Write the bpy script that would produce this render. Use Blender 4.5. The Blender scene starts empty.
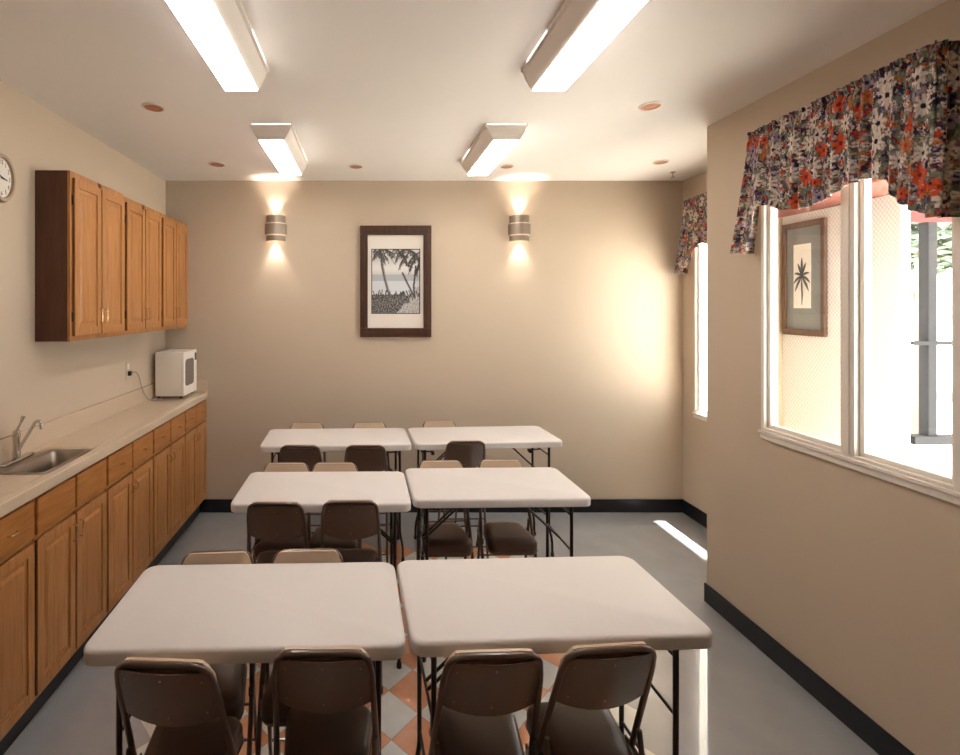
import bpy, bmesh, math, random
import numpy as np
from mathutils import Vector, Matrix, noise
PI = math.pi
R = math.radians
C = bpy.context.scene.collection
scn = bpy.context.scene

# ------------------------------------------------------------------ materials
def s2l(c):
    return tuple((v/12.92 if v <= .04045 else ((v+.055)/1.055)**2.4) for v in c)
def rgb(r, g, b):
    return s2l((r/255, g/255, b/255)) + (1,)
def mat(name, col, rough=.5, metal=0, spec=.5, bump=0, bscale=50, var=0, vscale=3, coat=0):
    m = bpy.data.materials.new(name); m.use_nodes = True
    nt = m.node_tree; b = nt.nodes['Principled BSDF']
    b.inputs['Base Color'].default_value = col
    b.inputs['Roughness'].default_value = rough
    b.inputs['Metallic'].default_value = metal
    b.inputs['Specular IOR Level'].default_value = spec
    b.inputs['Coat Weight'].default_value = coat
    tc = nt.nodes.new('ShaderNodeTexCoord')
    if var:
        n = nt.nodes.new('ShaderNodeTexNoise'); n.inputs['Scale'].default_value = vscale
        n.inputs['Detail'].default_value = 4
        nt.links.new(tc.outputs['Object'], n.inputs['Vector'])
        mx = nt.nodes.new('ShaderNodeMix'); mx.data_type = 'RGBA'
        mx.inputs[6].default_value = tuple(max(0, v*(1-var)) for v in col[:3]) + (1,)
        mx.inputs[7].default_value = tuple(min(1, v*(1+var)) for v in col[:3]) + (1,)
        nt.links.new(n.outputs['Fac'], mx.inputs[0]); nt.links.new(mx.outputs[2], b.inputs['Base Color'])
    if bump:
        n2 = nt.nodes.new('ShaderNodeTexNoise'); n2.inputs['Scale'].default_value = bscale
        n2.inputs['Detail'].default_value = 3
        nt.links.new(tc.outputs['Object'], n2.inputs['Vector'])
        bp = nt.nodes.new('ShaderNodeBump'); bp.inputs['Strength'].default_value = bump
        bp.inputs['Distance'].default_value = .004
        nt.links.new(n2.outputs['Fac'], bp.inputs['Height']); nt.links.new(bp.outputs['Normal'], b.inputs['Normal'])
    return m
def emit(name, col, st):
    m = bpy.data.materials.new(name); m.use_nodes = True
    b = m.node_tree.nodes['Principled BSDF']
    b.inputs['Base Color'].default_value = (.8, .8, .8, 1)
    b.inputs['Emission Color'].default_value = col
    b.inputs['Emission Strength'].default_value = st
    return m
def wood(name, c1, c2, rough=.38, horizontal=False):
    m = mat(name, c1, rough, spec=.4)
    nt = m.node_tree; b = nt.nodes['Principled BSDF']
    tc = nt.nodes.new('ShaderNodeTexCoord'); mp = nt.nodes.new('ShaderNodeMapping')
    mp.inputs['Scale'].default_value = (14, 3, 34) if horizontal else (34, 34, 2.6)
    n = nt.nodes.new('ShaderNodeTexNoise'); n.inputs['Scale'].default_value = 1.5; n.inputs['Detail'].default_value = 7
    n.inputs['Distortion'].default_value = .6
    cr = nt.nodes.new('ShaderNodeValToRGB')
    cr.color_ramp.elements[0].position = .3; cr.color_ramp.elements[0].color = c2
    cr.color_ramp.elements[1].position = .7; cr.color_ramp.elements[1].color = c1
    nt.links.new(tc.outputs['Object'], mp.inputs['Vector']); nt.links.new(mp.outputs[0], n.inputs['Vector'])
    nt.links.new(n.outputs['Fac'], cr.inputs['Fac']); nt.links.new(cr.outputs['Color'], b.inputs['Base Color'])
    bp = nt.nodes.new('ShaderNodeBump'); bp.inputs['Strength'].default_value = .08; bp.inputs['Distance'].default_value = .003
    nt.links.new(n.outputs['Fac'], bp.inputs['Height']); nt.links.new(bp.outputs['Normal'], b.inputs['Normal'])
    return m
def attr_mat(name, rough=.8):
    m = mat(name, (1, 1, 1, 1), rough, spec=.2)
    a = m.node_tree.nodes.new('ShaderNodeVertexColor'); a.layer_name = 'Col'
    m.node_tree.links.new(a.outputs['Color'], m.node_tree.nodes['Principled BSDF'].inputs['Base Color'])
    return m
def glass_mat(name):
    m = bpy.data.materials.new(name); m.use_nodes = True
    nt = m.node_tree; nt.nodes.clear()
    o = nt.nodes.new('ShaderNodeOutputMaterial'); mx = nt.nodes.new('ShaderNodeMixShader')
    t = nt.nodes.new('ShaderNodeBsdfTransparent'); g = nt.nodes.new('ShaderNodeBsdfGlossy')
    t.inputs['Color'].default_value = (.97, .98, .97, 1); g.inputs['Roughness'].default_value = .02
    lw = nt.nodes.new('ShaderNodeLayerWeight'); lw.inputs['Blend'].default_value = .5
    pw = nt.nodes.new('ShaderNodeMath'); pw.operation = 'POWER'; pw.inputs[1].default_value = 5
    f = nt.nodes.new('ShaderNodeMath'); f.operation = 'MULTIPLY_ADD'; f.inputs[1].default_value = .6; f.inputs[2].default_value = .03
    nt.links.new(lw.outputs['Facing'], pw.inputs[0]); nt.links.new(pw.outputs[0], f.inputs[0])
    nt.links.new(f.outputs[0], mx.inputs[0]); nt.links.new(t.outputs[0], mx.inputs[1])
    nt.links.new(g.outputs[0], mx.inputs[2]); nt.links.new(mx.outputs[0], o.inputs['Surface'])
    return m

M = {}
M['wall'] = mat('wall_paint', rgb(198, 179, 157), .75, spec=.25, bump=.05, bscale=90, var=.02, vscale=1.5)
M['ceiling'] = mat('ceiling_paint', rgb(238, 230, 222), .8, spec=.2, bump=.04, bscale=70, var=.02)
M['base'] = mat('black_vinyl_base', rgb(20, 21, 26), .35, var=.1)
M['oak'] = wood('honey_oak', rgb(188, 132, 80), rgb(162, 107, 60), .33)
M['oak_h'] = wood('honey_oak_drawer', rgb(181, 122, 68), rgb(152, 96, 47), .33, True)
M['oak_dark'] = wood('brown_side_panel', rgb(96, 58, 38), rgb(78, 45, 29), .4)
M['walnut'] = wood('walnut_frame', rgb(82, 49, 32), rgb(56, 33, 22), .45)
M['laminate'] = mat('laminate_counter', rgb(204, 182, 158), .10, spec=.5, var=.05, vscale=60)
M['table'] = mat('table_plastic', rgb(216, 208, 203), .40, spec=.4, bump=.06, bscale=160, var=.015)
M['legmetal'] = mat('dark_brown_leg_metal', rgb(52, 40, 34), .35, metal=.3)
M['chairmetal'] = mat('brown_enamel', rgb(90, 69, 55), .3, metal=.1, spec=.6, var=.05, coat=.6)
M['vinyl'] = mat('brown_vinyl', rgb(88, 66, 53), .36, spec=.6, bump=.08, bscale=120)
M['tanvinyl'] = mat('tan_vinyl', rgb(196, 170, 144), .35, spec=.6, bump=.05, bscale=120)
M['rivet'] = mat('steel_rivet', rgb(215, 205, 195), .25, metal=.6)
M['brass'] = mat('brass', rgb(226, 196, 150), .22, metal=.9)
M['chrome'] = mat('chrome', rgb(200, 195, 188), .14, metal=1)
M['steel'] = mat('brushed_steel', rgb(170, 160, 150), .3, metal=1, bump=.05, bscale=200)
M['white'] = mat('white_enamel', rgb(236, 228, 216), .35, var=.01)
M['whiteplastic'] = mat('white_plastic', rgb(232, 222, 208), .4)
M['vinylwhite'] = mat('window_vinyl', rgb(226, 216, 204), .4)
M['black'] = mat('black_plastic', rgb(22, 20, 20), .4)
M['darkglass'] = mat('oven_window', rgb(128, 116, 108), .15, spec=.6)
M['housing'] = mat('light_housing', rgb(232, 222, 212), .45)
M['lens'] = emit('fluorescent_lens', rgb(255, 250, 246), 20)
M['slot'] = emit('slot_glow', rgb(255, 245, 235), 1.5)
M['bulb'] = emit('warm_bulb', rgb(255, 240, 222), 60)
M['copper'] = mat('copper_reflector', rgb(178, 120, 88), .4, metal=.3, bump=.1, bscale=30)
M['trimring'] = mat('white_trim_ring', rgb(225, 212, 198), .5)
M['sconce'] = mat('brushed_nickel', rgb(150, 136, 122), .35, metal=.5)
M['sconcelite'] = mat('frosted_band', rgb(225, 205, 180), .4)
M['mat'] = mat('mat_board', rgb(226, 216, 204), .8)
M['gmat'] = mat('grey_mat_board', rgb(134, 140, 142), .8)
M['tanwood'] = wood('light_brown_frame', rgb(112, 88, 74), rgb(92, 72, 60), .4)
M['ink'] = mat('grey_ink', rgb(92, 98, 104), .8)
M['paper'] = mat('white_paper', rgb(240, 240, 238), .8)
M['glass'] = glass_mat('window_glass')
M['pic'] = attr_mat('printed_paper', .5)
M['cloth'] = attr_mat('floral_cloth', .85)
M['stucco'] = mat('white_stucco', rgb(238, 236, 232), .85, bump=.2, bscale=40)
M['pinkwood'] = mat('salmon_header_paint', rgb(98, 54, 52), .7, spec=.1)
M['greymetal'] = mat('grey_window_metal', rgb(48, 48, 50), .7, spec=.1)
M['cordgrey'] = mat('grey_cord', rgb(150, 140, 128), .5)
M['concrete'] = mat('pale_concrete', rgb(225, 222, 215), .9, var=.05)
M['leaf'] = mat('leaf_green', rgb(84, 96, 78), .7, var=.3, vscale=8)
M['bark'] = mat('bark', rgb(110, 95, 80), .9, var=.2)
M['clockface'] = mat('clock_face', rgb(230, 220, 208), .5)
M['clockrim'] = mat('clock_rim', rgb(168, 145, 120), .4)

# diamond pattern on the porch wall (relief lattice)
def lattice_mat():
    m = mat('diamond_relief_panel', rgb(240, 239, 237), .8)
    nt = m.node_tree; b = nt.nodes['Principled BSDF']
    tc = nt.nodes.new('ShaderNodeTexCoord'); sp = nt.nodes.new('ShaderNodeSeparateXYZ')
    nt.links.new(tc.outputs['Object'], sp.inputs[0])
    def M2(op, a, c):
        n = nt.nodes.new('ShaderNodeMath'); n.operation = op
        for i, v in enumerate((a, c)):
            if v is None: continue
            if isinstance(v, (int, float)): n.inputs[i].default_value = v
            else: nt.links.new(v, n.inputs[i])
        return n.outputs[0]
    y = M2('MULTIPLY', sp.outputs['Y'], 1.5); z = sp.outputs['Z']
    a = M2('PINGPONG', M2('MULTIPLY', M2('ADD', y, z), 33), .5)
    c = M2('PINGPONG', M2('MULTIPLY', M2('SUBTRACT', y, z), 33), .5)
    g = M2('LESS_THAN', M2('MINIMUM', a, c), .11)
    mx = nt.nodes.new('ShaderNodeMix'); mx.data_type = 'RGBA'
    mx.inputs[6].default_value = rgb(243, 242, 240); mx.inputs[7].default_value = rgb(206, 209, 214)
    nt.links.new(g, mx.inputs[0]); nt.links.new(mx.outputs[2], b.inputs['Base Color'])
    return m
M['lattice'] = lattice_mat()
def slat_mat():
    m = mat('red_brick_slats', rgb(178, 84, 60), .7)
    nt = m.node_tree; b = nt.nodes['Principled BSDF']
    tc = nt.nodes.new('ShaderNodeTexCoord'); w = nt.nodes.new('ShaderNodeTexWave')
    w.inputs['Scale'].default_value = 9; w.bands_direction = 'Y'
    cr = nt.nodes.new('ShaderNodeValToRGB')
    cr.color_ramp.elements[0].position = .15; cr.color_ramp.elements[0].color = rgb(104, 50, 38)
    cr.color_ramp.elements[1].position = .3; cr.color_ramp.elements[1].color = rgb(132, 72, 58)
    nt.links.new(tc.outputs['Object'], w.inputs['Vector']); nt.links.new(w.outputs['Fac'], cr.inputs['Fac'])
    nt.links.new(cr.outputs['Color'], b.inputs['Base Color'])
    return m
M['slats'] = slat_mat()

# floor: polished grey sheet with an inlaid field of white and terracotta diamonds
def floor_mat():
    m = mat('polished_floor', rgb(120, 122, 126), .12, spec=.6)
    nt = m.node_tree; b = nt.nodes['Principled BSDF']
    tc = nt.nodes.new('ShaderNodeTexCoord'); sp = nt.nodes.new('ShaderNodeSeparateXYZ')
    nt.links.new(tc.outputs['Object'], sp.inputs[0])
    def M2(op, a, c=None):
        n = nt.nodes.new('ShaderNodeMath'); n.operation = op
        for i, v in enumerate((a, c)):
            if v is None: continue
            if isinstance(v, (int, float)): n.inputs[i].default_value = v
            else: nt.links.new(v, n.inputs[i])
        return n.outputs[0]
    X = sp.outputs['X']; Y = sp.outputs['Y']; D = .276
    x = M2('SUBTRACT', X, .107); y = M2('SUBTRACT', Y, 2.438)
    u = M2('DIVIDE', M2('ADD', x, y), D); v = M2('DIVIDE', M2('SUBTRACT', x, y), D)
    fu = M2('FLOOR', u); fv = M2('FLOOR', v)
    par = M2('FLOORED_MODULO', M2('ADD', fu, fv), 2)     # 0 -> terracotta, 1 -> white
    # grout
    gu = M2('PINGPONG', u, .5); gv = M2('PINGPONG', v, .5)
    gr = M2('LESS_THAN', M2('MINIMUM', gu, gv), .008)
    n = nt.nodes.new('ShaderNodeTexNoise'); n.inputs['Scale'].default_value = 14; n.inputs['Detail'].default_value = 6
    nt.links.new(tc.outputs['Object'], n.inputs['Vector'])
    def mixc(f, c1, c2):
        mx = nt.nodes.new('ShaderNodeMix'); mx.data_type = 'RGBA'
        for i, c in ((6, c1), (7, c2)):
            if isinstance(c, tuple): mx.inputs[i].default_value = c
            else: nt.links.new(c, mx.inputs[i])
        if isinstance(f, float): mx.inputs[0].default_value = f
        else: nt.links.new(f, mx.inputs[0])
        return mx.outputs[2]
    terr = mixc(n.outputs['Fac'], rgb(196, 126, 88), rgb(222, 160, 122))
    whit = mixc(n.outputs['Fac'], rgb(196, 192, 184), rgb(220, 216, 208))
    tile = mixc(par, terr, whit)
    tile = mixc(gr, tile, rgb(160, 140, 125))
    n2 = nt.nodes.new('ShaderNodeTexNoise'); n2.inputs['Scale'].default_value = 5; n2.inputs['Detail'].default_value = 8
    nt.links.new(tc.outputs['Object'], n2.inputs['Vector'])
    grey = mixc(n2.outputs['Fac'], rgb(148, 148, 151), rgb(166, 166, 168))
    cxn = M2('ADD', M2('MULTIPLY', M2('ADD', M2('ADD', fu, fv), 1), D/2), .107)
    cyn = M2('ADD', M2('MULTIPLY', M2('SUBTRACT', fu, fv), D/2), 2.438)
    inx = M2('LESS_THAN', M2('ABSOLUTE', M2('SUBTRACT', cxn, .1)), 1.15)
    iny = M2('MULTIPLY', M2('LESS_THAN', cyn, 3.85), M2('GREATER_THAN', cyn, .6))
    msk = M2('MULTIPLY', inx, iny)
    nt.links.new(mixc(msk, grey, tile), b.inputs['Base Color'])
    n3 = nt.nodes.new('ShaderNodeTexNoise'); n3.inputs['Scale'].default_value = 2.2
    nt.links.new(tc.outputs['Object'], n3.inputs['Vector'])
    mr = nt.nodes.new('ShaderNodeMapRange'); mr.inputs[3].default_value = .10; mr.inputs[4].default_value = .2
    nt.links.new(n3.outputs['Fac'], mr.inputs[0]); nt.links.new(mr.outputs[0], b.inputs['Roughness'])
    bp = nt.nodes.new('ShaderNodeBump'); bp.inputs['Strength'].default_value = .05; bp.inputs['Distance'].default_value = .01
    nt.links.new(n3.outputs['Fac'], bp.inputs['Height']); nt.links.new(bp.outputs['Normal'], b.inputs['Normal'])
    return m
M['floor'] = floor_mat()
_b = M['floor'].node_tree.nodes['Principled BSDF']; _b.inputs['Coat Weight'].default_value = 1; _b.inputs['Coat Roughness'].default_value = .04; _b.inputs['Coat IOR'].default_value = 1.9

# ------------------------------------------------------------------ mesh helpers
def BM(): return bmesh.new()
def box(bm, x0, x1, y0, y1, z0, z1, bev=0, seg=2):
    r = bmesh.ops.create_cube(bm, size=1)
    vs = r['verts']
    for v in vs:
        v.co = Vector(((x0+x1)/2 + v.co.x*(x1-x0), (y0+y1)/2 + v.co.y*(y1-y0), (z0+z1)/2 + v.co.z*(z1-z0)))
    if bev:
        es = list({e for v in vs for e in v.link_edges})
        bmesh.ops.bevel(bm, geom=es, offset=bev, segments=seg, affect='EDGES', profile=.6)
    return bm
def fillet(pts, rad=.03, n=5):
    """round the inner corners of a polyline"""
    pts = [Vector(p) for p in pts]
    out = [pts[0]]
    for a, b, c in zip(pts, pts[1:], pts[2:]):
        d1 = (a-b); d2 = (c-b)
        r = min(rad, d1.length*.49, d2.length*.49)
        p1 = b + d1.normalized()*r; p2 = b + d2.normalized()*r
        for k in range(n+1):
            t = k/n
            out.append(p1*(1-t)**2 + b*2*t*(1-t) + p2*t*t)
    out.append(pts[-1])
    return out
def tube(bm, pts, r, n=10, caps=True, rz=None):
    pts = [Vector(p) for p in pts]
    rings = []
    prev = None
    for i, p in enumerate(pts):
        if i == 0: t = pts[1]-p
        elif i == len(pts)-1: t = p-pts[-2]
        else: t = (pts[i+1]-p).normalized() + (p-pts[i-1]).normalized()
        t.normalize()
        if prev is None:
            a = Vector((0, 0, 1)) if abs(t.z) < .9 else Vector((0, 1, 0))
            u = t.cross(a).normalized()
        else:
            u = (prev - t*prev.dot(t)).normalized()
        prev = u; w = t.cross(u)
        rr = r[i] if isinstance(r, (list, tuple)) else r
        rings.append([bm.verts.new(p + (u*math.cos(2*PI*k/n) + w*math.sin(2*PI*k/n))*rr) for k in range(n)])
    for a, b in zip(rings, rings[1:]):
        for k in range(n):
            bm.faces.new((a[k], a[(k+1) % n], b[(k+1) % n], b[k]))
    if caps:
        bm.faces.new(rings[0][::-1]); bm.faces.new(rings[-1])
    return bm
def lathe(bm, prof, cx=0, cy=0, cz=0, n=32, axis='z', sx=1, sz=1):
    """prof: list of (radius, along)"""
    rings = []
    for r_, h in prof:
        ring = []
        for k in range(n):
            a = 2*PI*k/n; c_, s_ = math.cos(a)*r_, math.sin(a)*r_
            if axis == 'z': co = (cx+c_*sx, cy+s_, cz+h)
            elif axis == 'x': co = (cx+h, cy+c_*sx, cz+s_*sz)
            else: co = (cx+c_*sx, cy+h, cz+s_*sz)
            ring.append(bm.verts.new(co))
        rings.append(ring)
    for a, b in zip(rings, rings[1:]):
        for k in range(n):
            bm.faces.new((a[k], a[(k+1) % n], b[(k+1) % n], b[k]))
    return rings
def capring(bm, ring, flip=False):
    bm.faces.new(ring[::-1] if flip else ring)
def obj(name, bm, m, parent=None, smooth=False, world=True, angle=40):
    """link bm as one mesh object; world=True: coordinates are world and are brought into the parent's frame"""
    bmesh.ops.recalc_face_normals(bm, faces=bm.faces)
    if parent is not None and world:
        bmesh.ops.translate(bm, verts=bm.verts, vec=-wloc(parent))
    me = bpy.data.meshes.new(name); bm.to_mesh(me); bm.free()
    me.materials.append(m)
    if smooth:
        me.polygons.foreach_set('use_smooth', [True]*len(me.polygons))
        try: me.set_sharp_from_angle(angle=R(angle))
        except Exception: pass
    o = bpy.data.objects.new(name, me); C.objects.link(o)
    if parent is not None: o.parent = parent
    return o
def wloc(o):
    v = Vector(o.location)
    while o.parent: o = o.parent; v += Vector(o.location)
    return v
def tag(o, label, cat, group=None, kind=None):
    if label: o['label'] = label
    if cat: o['category'] = cat
    if group: o['group'] = group
    if kind: o['kind'] = kind
    return o
def thing(name, label, cat, loc=(0, 0, 0), rz=0, group=None):
    o = bpy.data.objects.new(name, None); C.objects.link(o); o.empty_display_size = .1
    o.location = loc; o.rotation_euler = (0, 0, rz)
    return tag(o, label, cat, group)
def struct(name, bm, m, smooth=False, label=None, cat=None):
    o = obj(name, bm, m, None, smooth); o['kind'] = 'structure'
    if label: o['label'] = label
    if cat: o['category'] = cat
    return o
def copy_tree(o, parent=None):
    c = o.copy(); C.objects.link(c); c.parent = parent
    for ch in list(o.children): copy_tree(ch, c)
    return c

# ------------------------------------------------------------------ room dimensions
XL, XR, XA = -1.955, 2.283, 3.043      # left wall, near right wall, alcove right wall
YB, YJ, YF = 4.541, 3.165, -1.6        # back wall, jog, wall behind the camera
H = 3.2
WT = .085
# floor, ceiling
b = BM(); box(b, XL, XA, YF, YB, -.06, 0)
struct('floor', b, M['floor'], label='polished grey floor with inlaid white and terracotta diamond tiles', cat='floor')
b = BM(); box(b, XL-.1, XA+.1, YF-.1, YB+.1, H, H+.1)
struct('ceiling', b, M['ceiling'], label='plain off-white painted ceiling', cat='ceiling')
b = BM(); box(b, XL-.1, XL, YF-.1, YB+.1, -.06, H)
struct('wall_left', b, M['wall'], label='beige wall behind the kitchen cabinets', cat='wall')
b = BM(); box(b, XL, XA+.1, YB, YB+.1, -.06, H)
struct('wall_back', b, M['wall'], label='beige end wall with framed beach print and two sconces', cat='wall')
b = BM(); box(b, XL-.1, XR+WT, YF-.1, YF, -.06, H)
struct('wall_front', b, M['wall'])
# near right wall with window opening
WY0, WY1, WZ0, WZ1 = 1.80, 2.715, 1.275, 2.76
b = BM()
box(b, XR, XR+WT, YF, WY0, -.06, H); box(b, XR, XR+WT, WY1, YJ, -.06, H)
box(b, XR, XR+WT, WY0, WY1, -.06, WZ0); box(b, XR, XR+WT, WY0, WY1, WZ1, H)
box(b, XR+WT, XA+.1, YJ-.08, YJ, -.06, H)
struct('wall_right', b, M['wall'], label='beige wall stepping forward beside the tables, with wide window', cat='wall')
AY0, AY1, AZ0, AZ1 = 3.62, 4.37, 1.0, 2.62
b = BM()
box(b, XA, XA+.1, YJ, AY0, -.06, H); box(b, XA, XA+.1, AY1, YB, -.06, H)
box(b, XA, XA+.1, AY0, AY1, -.06, AZ0); box(b, XA, XA+.1, AY0, AY1, AZ1, H)
struct('wall_alcove', b, M['wall'], label='beige side wall of the recess behind the stepped wall', cat='wall')
# baseboards
BH = .125
def baseb(name, x0, x1, y0, y1):
    b = BM(); box(b, x0, x1, y0, y1, 0, BH, .003)
    struct(name, b, M['base'])
baseb('baseboard_back', -1.62, XA, YB-.012, YB)
baseb('baseboard_right', XR-.012, XR, YF, YJ)
baseb('baseboard_jog', XR-.012, XA, YJ, YJ+.012)
baseb('baseboard_alcove', XA-.012, XA, YJ+.012, YB-.012)
baseb('baseboard_front', XL, XR-.012, YF, YF+.012)
baseb('baseboard_left', XL, XL+.012, YF+.012, .98)

# ------------------------------------------------------------------ base cabinets
XF = -1.572      # cabinet face
CT = 1.16        # counter top
def raised_panel(bm, x, y0, y1, z0, z1, t=.018, fr=.042, arch=False):
    """door with frame and raised centre panel, facing +x, back at x"""
    box(bm, x, x+t*.55, y0, y1, z0, z1)
    f = min(fr, (y1-y0)*.22)
    g = f*1.25
    box(bm, x, x+t, y0, y0+f, z0, z1, .003); box(bm, x, x+t, y1-f, y1, z0, z1, .003)
    box(bm, x, x+t, y0+f, y1-f, z0, z0+g, .003); box(bm, x, x+t, y0+f, y1-f, z1-g, z1, .003)
    m_ = .014
    # chamfered centre panel
    a = (y0+f+m_, y1-f-m_, z0+g+m_*1.3, z1-g-m_*1.3)
    i = .018
    v0 = [bm.verts.new((x+t*.56, yy, zz)) for yy, zz in ((a[0], a[2]), (a[1], a[2]), (a[1], a[3]), (a[0], a[3]))]
    v1 = [bm.verts.new((x+t*.92, yy, zz)) for yy, zz in ((a[0]+i, a[2]+i), (a[1]-i, a[2]+i), (a[1]-i, a[3]-i), (a[0]+i, a[3]-i))]
    for k in range(4): bm.faces.new((v0[k], v0[(k+1) % 4], v1[(k+1) % 4], v1[k]))
    bm.faces.new(v1)
def pull_v(y, z, x, L=.06):
    b = BM(); d = .020
    tube(b, fillet([(x, y, z-L/2), (x+d, y, z-L/2), (x+d, y, z+L/2), (x, y, z+L/2)], .008, 3), .0035, 8)
    return b
def pull_h(y, z, x, L=.05):
    b = BM(); d = .018
    tube(b, fillet([(x, y-L/2, z), (x+d, y-L/2, z), (x+d, y+L/2, z), (x, y+L/2, z)], .008, 3), .0035, 8)
    return b
def knob(y, z, x):
    b = BM()
    r = lathe(b, [(.0045, 0), (.0045, .012), (.010, .016), (.011, .021), (.007, .025), (.0005, .026)], x, y, z, 14, 'x')
    return b
def hinge_mesh(y, z, x):
    b = BM(); box(b, x, x+.006, y-.005, y+.005, z-.028, z+.028, .001)
    return b
base_units = [
    (1.00, 1.60, False, 'honey oak base cabinet at the near end of the counter, mostly out of frame'),
    (1.60, 2.203, False, 'honey oak base cabinet at the left edge of the photo, nearer than the sink'),
    (2.203, 2.807, True, 'honey oak base cabinet under the sink with blank drawer fronts'),
    (2.807, 3.408, False, 'honey oak base cabinet just past the sink cabinet'),
    (3.408, 4.002, False, 'honey oak base cabinet between the two farthest doors and the middle ones, third past the near end'),
    (4.002, 4.537, False, 'honey oak base cabinet in the far corner below the microwave'),
]
base_units[4] = (3.408, 4.002, False, 'honey oak base cabinet next to the farthest one below the microwave')
for (y0, y1, sink, lab) in base_units:
    t = thing('base_cabinet', lab, 'cabinet', (XL+.2, (y0+y1)/2, 0), 0, 'base cabinets along the left wall')
    b = BM()
    # carcass open at the top where the sink drops in
    box(b, XL+.003, XL+.02, y0+.001, y1-.001, .134, 1.10); box(b, XL+.02, XF-.016, y0+.001, y1-.001, .134, .15)
    box(b, XL+.02, XF-.016, y0+.001, y0+.012, .15, 1.10); box(b, XL+.02, XF-.016, y1-.012, y1-.001, .15, 1.10)
    fx0, fx1 = XF-.016, XF
    mid = (y0+y1)/2
    box(b, fx0, fx1, y0+.001, y0+.022, .134, 1.10); box(b, fx0, fx1, y1-.022, y1-.001, .134, 1.10)
    box(b, fx0, fx1, mid-.015, mid+.015, .134, 1.10)
    for z0, z1 in ((.134, .175), (.885, .92), (1.075, 1.10)): box(b, fx0, fx1, y0+.022, y1-.022, z0, z1)
    obj('cabinet_body', b, M['oak'], t)
    b = BM(); box(b, XL+.003, XF-.05, y0, y1, 0, .134)
    tk = obj('toe_kick', b, M['base'], t); tk['label'] = 'black toe kick'
    for s in (0, 1):
        a = y0+.010 if s == 0 else mid+.007
        c = mid-.007 if s == 0 else y1-.010
        b = BM(); box(b, XF, XF+.018, a, c, .914, 1.089, .006, 3)
        d = obj('drawer' if not sink else 'false_drawer_front', b, M['oak_h'], t)
        if not sink:
            big = y0 < 2
            obj('drawer_pull', pull_h((a+c)/2, 1.0, XF+.018, .05 if big else .022), M['brass'], d, True)
        b = BM(); raised_panel(b, XF, a, c, .160, .892)
        d = obj('door', b, M['oak'], t)
        hy = (c-.022) if s == 0 else (a+.022)
        obj('door_pull', pull_v(hy, .80, XF+.018, .085 if sink else .05), M['brass'], d, True)
        gy = a-.003 if s == 0 else c+.003
        for hz in (.26, .80):
            obj('hinge', hinge_mesh(gy, hz, XF+.002), M['black'], d)

# countertop with sink cut-out
SX0, SX1, SY0, SY1 = -1.872, -1.606, 2.335, 2.725
XC = -1.546
b = BM()
zt0, zt1 = 1.103, CT
yA, yZ = .98, YB-.001
box(b, XL+.001, SX0, yA, yZ, zt0, zt1); 
box(b, SX0, SX1, yA, SY0, zt0, zt1); box(b, SX0, SX1, SY1, yZ, zt0, zt1)
box(b, SX1, XC, yA, yZ, zt0, zt1, .006, 3)
ct = obj('countertop', b, M['laminate'])
tag(ct, 'long cream laminate countertop with backsplash on the oak base cabinets', 'countertop')
b = BM(); box(b, XL+.001, XL+.022, yA, yZ, CT, 1.29, .003); box(b, XL+.022, XC, YB-.022, yZ, CT, 1.29, .003)
obj('backsplash', b, M['laminate'], ct)

# sink
t = thing('kitchen_sink', 'stainless steel drop-in sink in the cream countertop', 'sink', ((SX0+SX1)/2, (SY0+SY1)/2, CT))
b = BM()
def rrect(x0, x1, y0, y1, r, z, n=5):
    pts = []
    for cx, cy, a0 in ((x1-r, y1-r, 0), (x0+r, y1-r, 90), (x0+r, y0+r, 180), (x1-r, y0+r, 270)):
        for k in range(n+1):
            a = R(a0+90*k/n); pts.append((cx+r*math.cos(a), cy+r*math.sin(a), z))
    return pts
rings = []
for inset, z, r in ((-.014, CT+.001, .03), (-.010, CT+.005, .028), (.012, CT+.004, .03), (.02, CT-.006, .03), (.03, CT-.13, .04), (.06, CT-.15, .04)):
    rings.append([b.verts.new(p) for p in rrect(SX0+inset+(.045 if inset > .005 else 0), SX1-inset, SY0+inset, SY1-inset, r, z)])
for a, c in zip(rings, rings[1:]):
    n = len(a)
    for k in range(n): b.faces.new((a[k], a[(k+1) % n], c[(k+1) % n], c[k]))
b.faces.new(rings[-1])
obj('basin', b, M['steel'], t, True, angle=50)
b = BM(); r_ = lathe(b, [(.03, 0), (.03, .003), (.02, .004), (.0005, .001)], (SX0+SX1)/2+.02, (SY0+SY1)/2, CT-.15, 20)
obj('drain', b, M['chrome'], t, True)

# faucet
FY = 2.52; FX = -1.885
t = thing('faucet', 'chrome single-lever kitchen faucet behind the steel sink', 'faucet', (FX, FY, CT))
b = BM(); box(b, FX-.02, FX+.022, FY-.11, FY+.11, CT+.004, CT+.018, .006, 3)
obj('base_plate', b, M['chrome'], t, True)
b = BM(); rr = lathe(b, [(.020, 0), (.020, .03), (.017, .05), (.018, .11), (.020, .125), (.016, .15), (.0005, .158)], FX, FY, CT+.016, 20)
obj('valve_body', b, M['chrome'], t, True)
b = BM(); tube(b, fillet([(FX+.01, FY, CT+.06), (FX+.07, FY-.01, CT+.15), (FX+.125, FY-.03, CT+.225), (FX+.155, FY-.035, CT+.225), (FX+.158, FY-.035, CT+.185)], .03, 5), .0085, 12)
obj('spout', b, M['chrome'], t, True)
b = BM(); tube(b, [(FX, FY, CT+.165), (FX+.012, FY+.012, CT+.2), (FX+.022, FY+.022, CT+.24)], [.007, .006, .012], 12)
obj('lever', b, M['chrome'], t, True)

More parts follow.
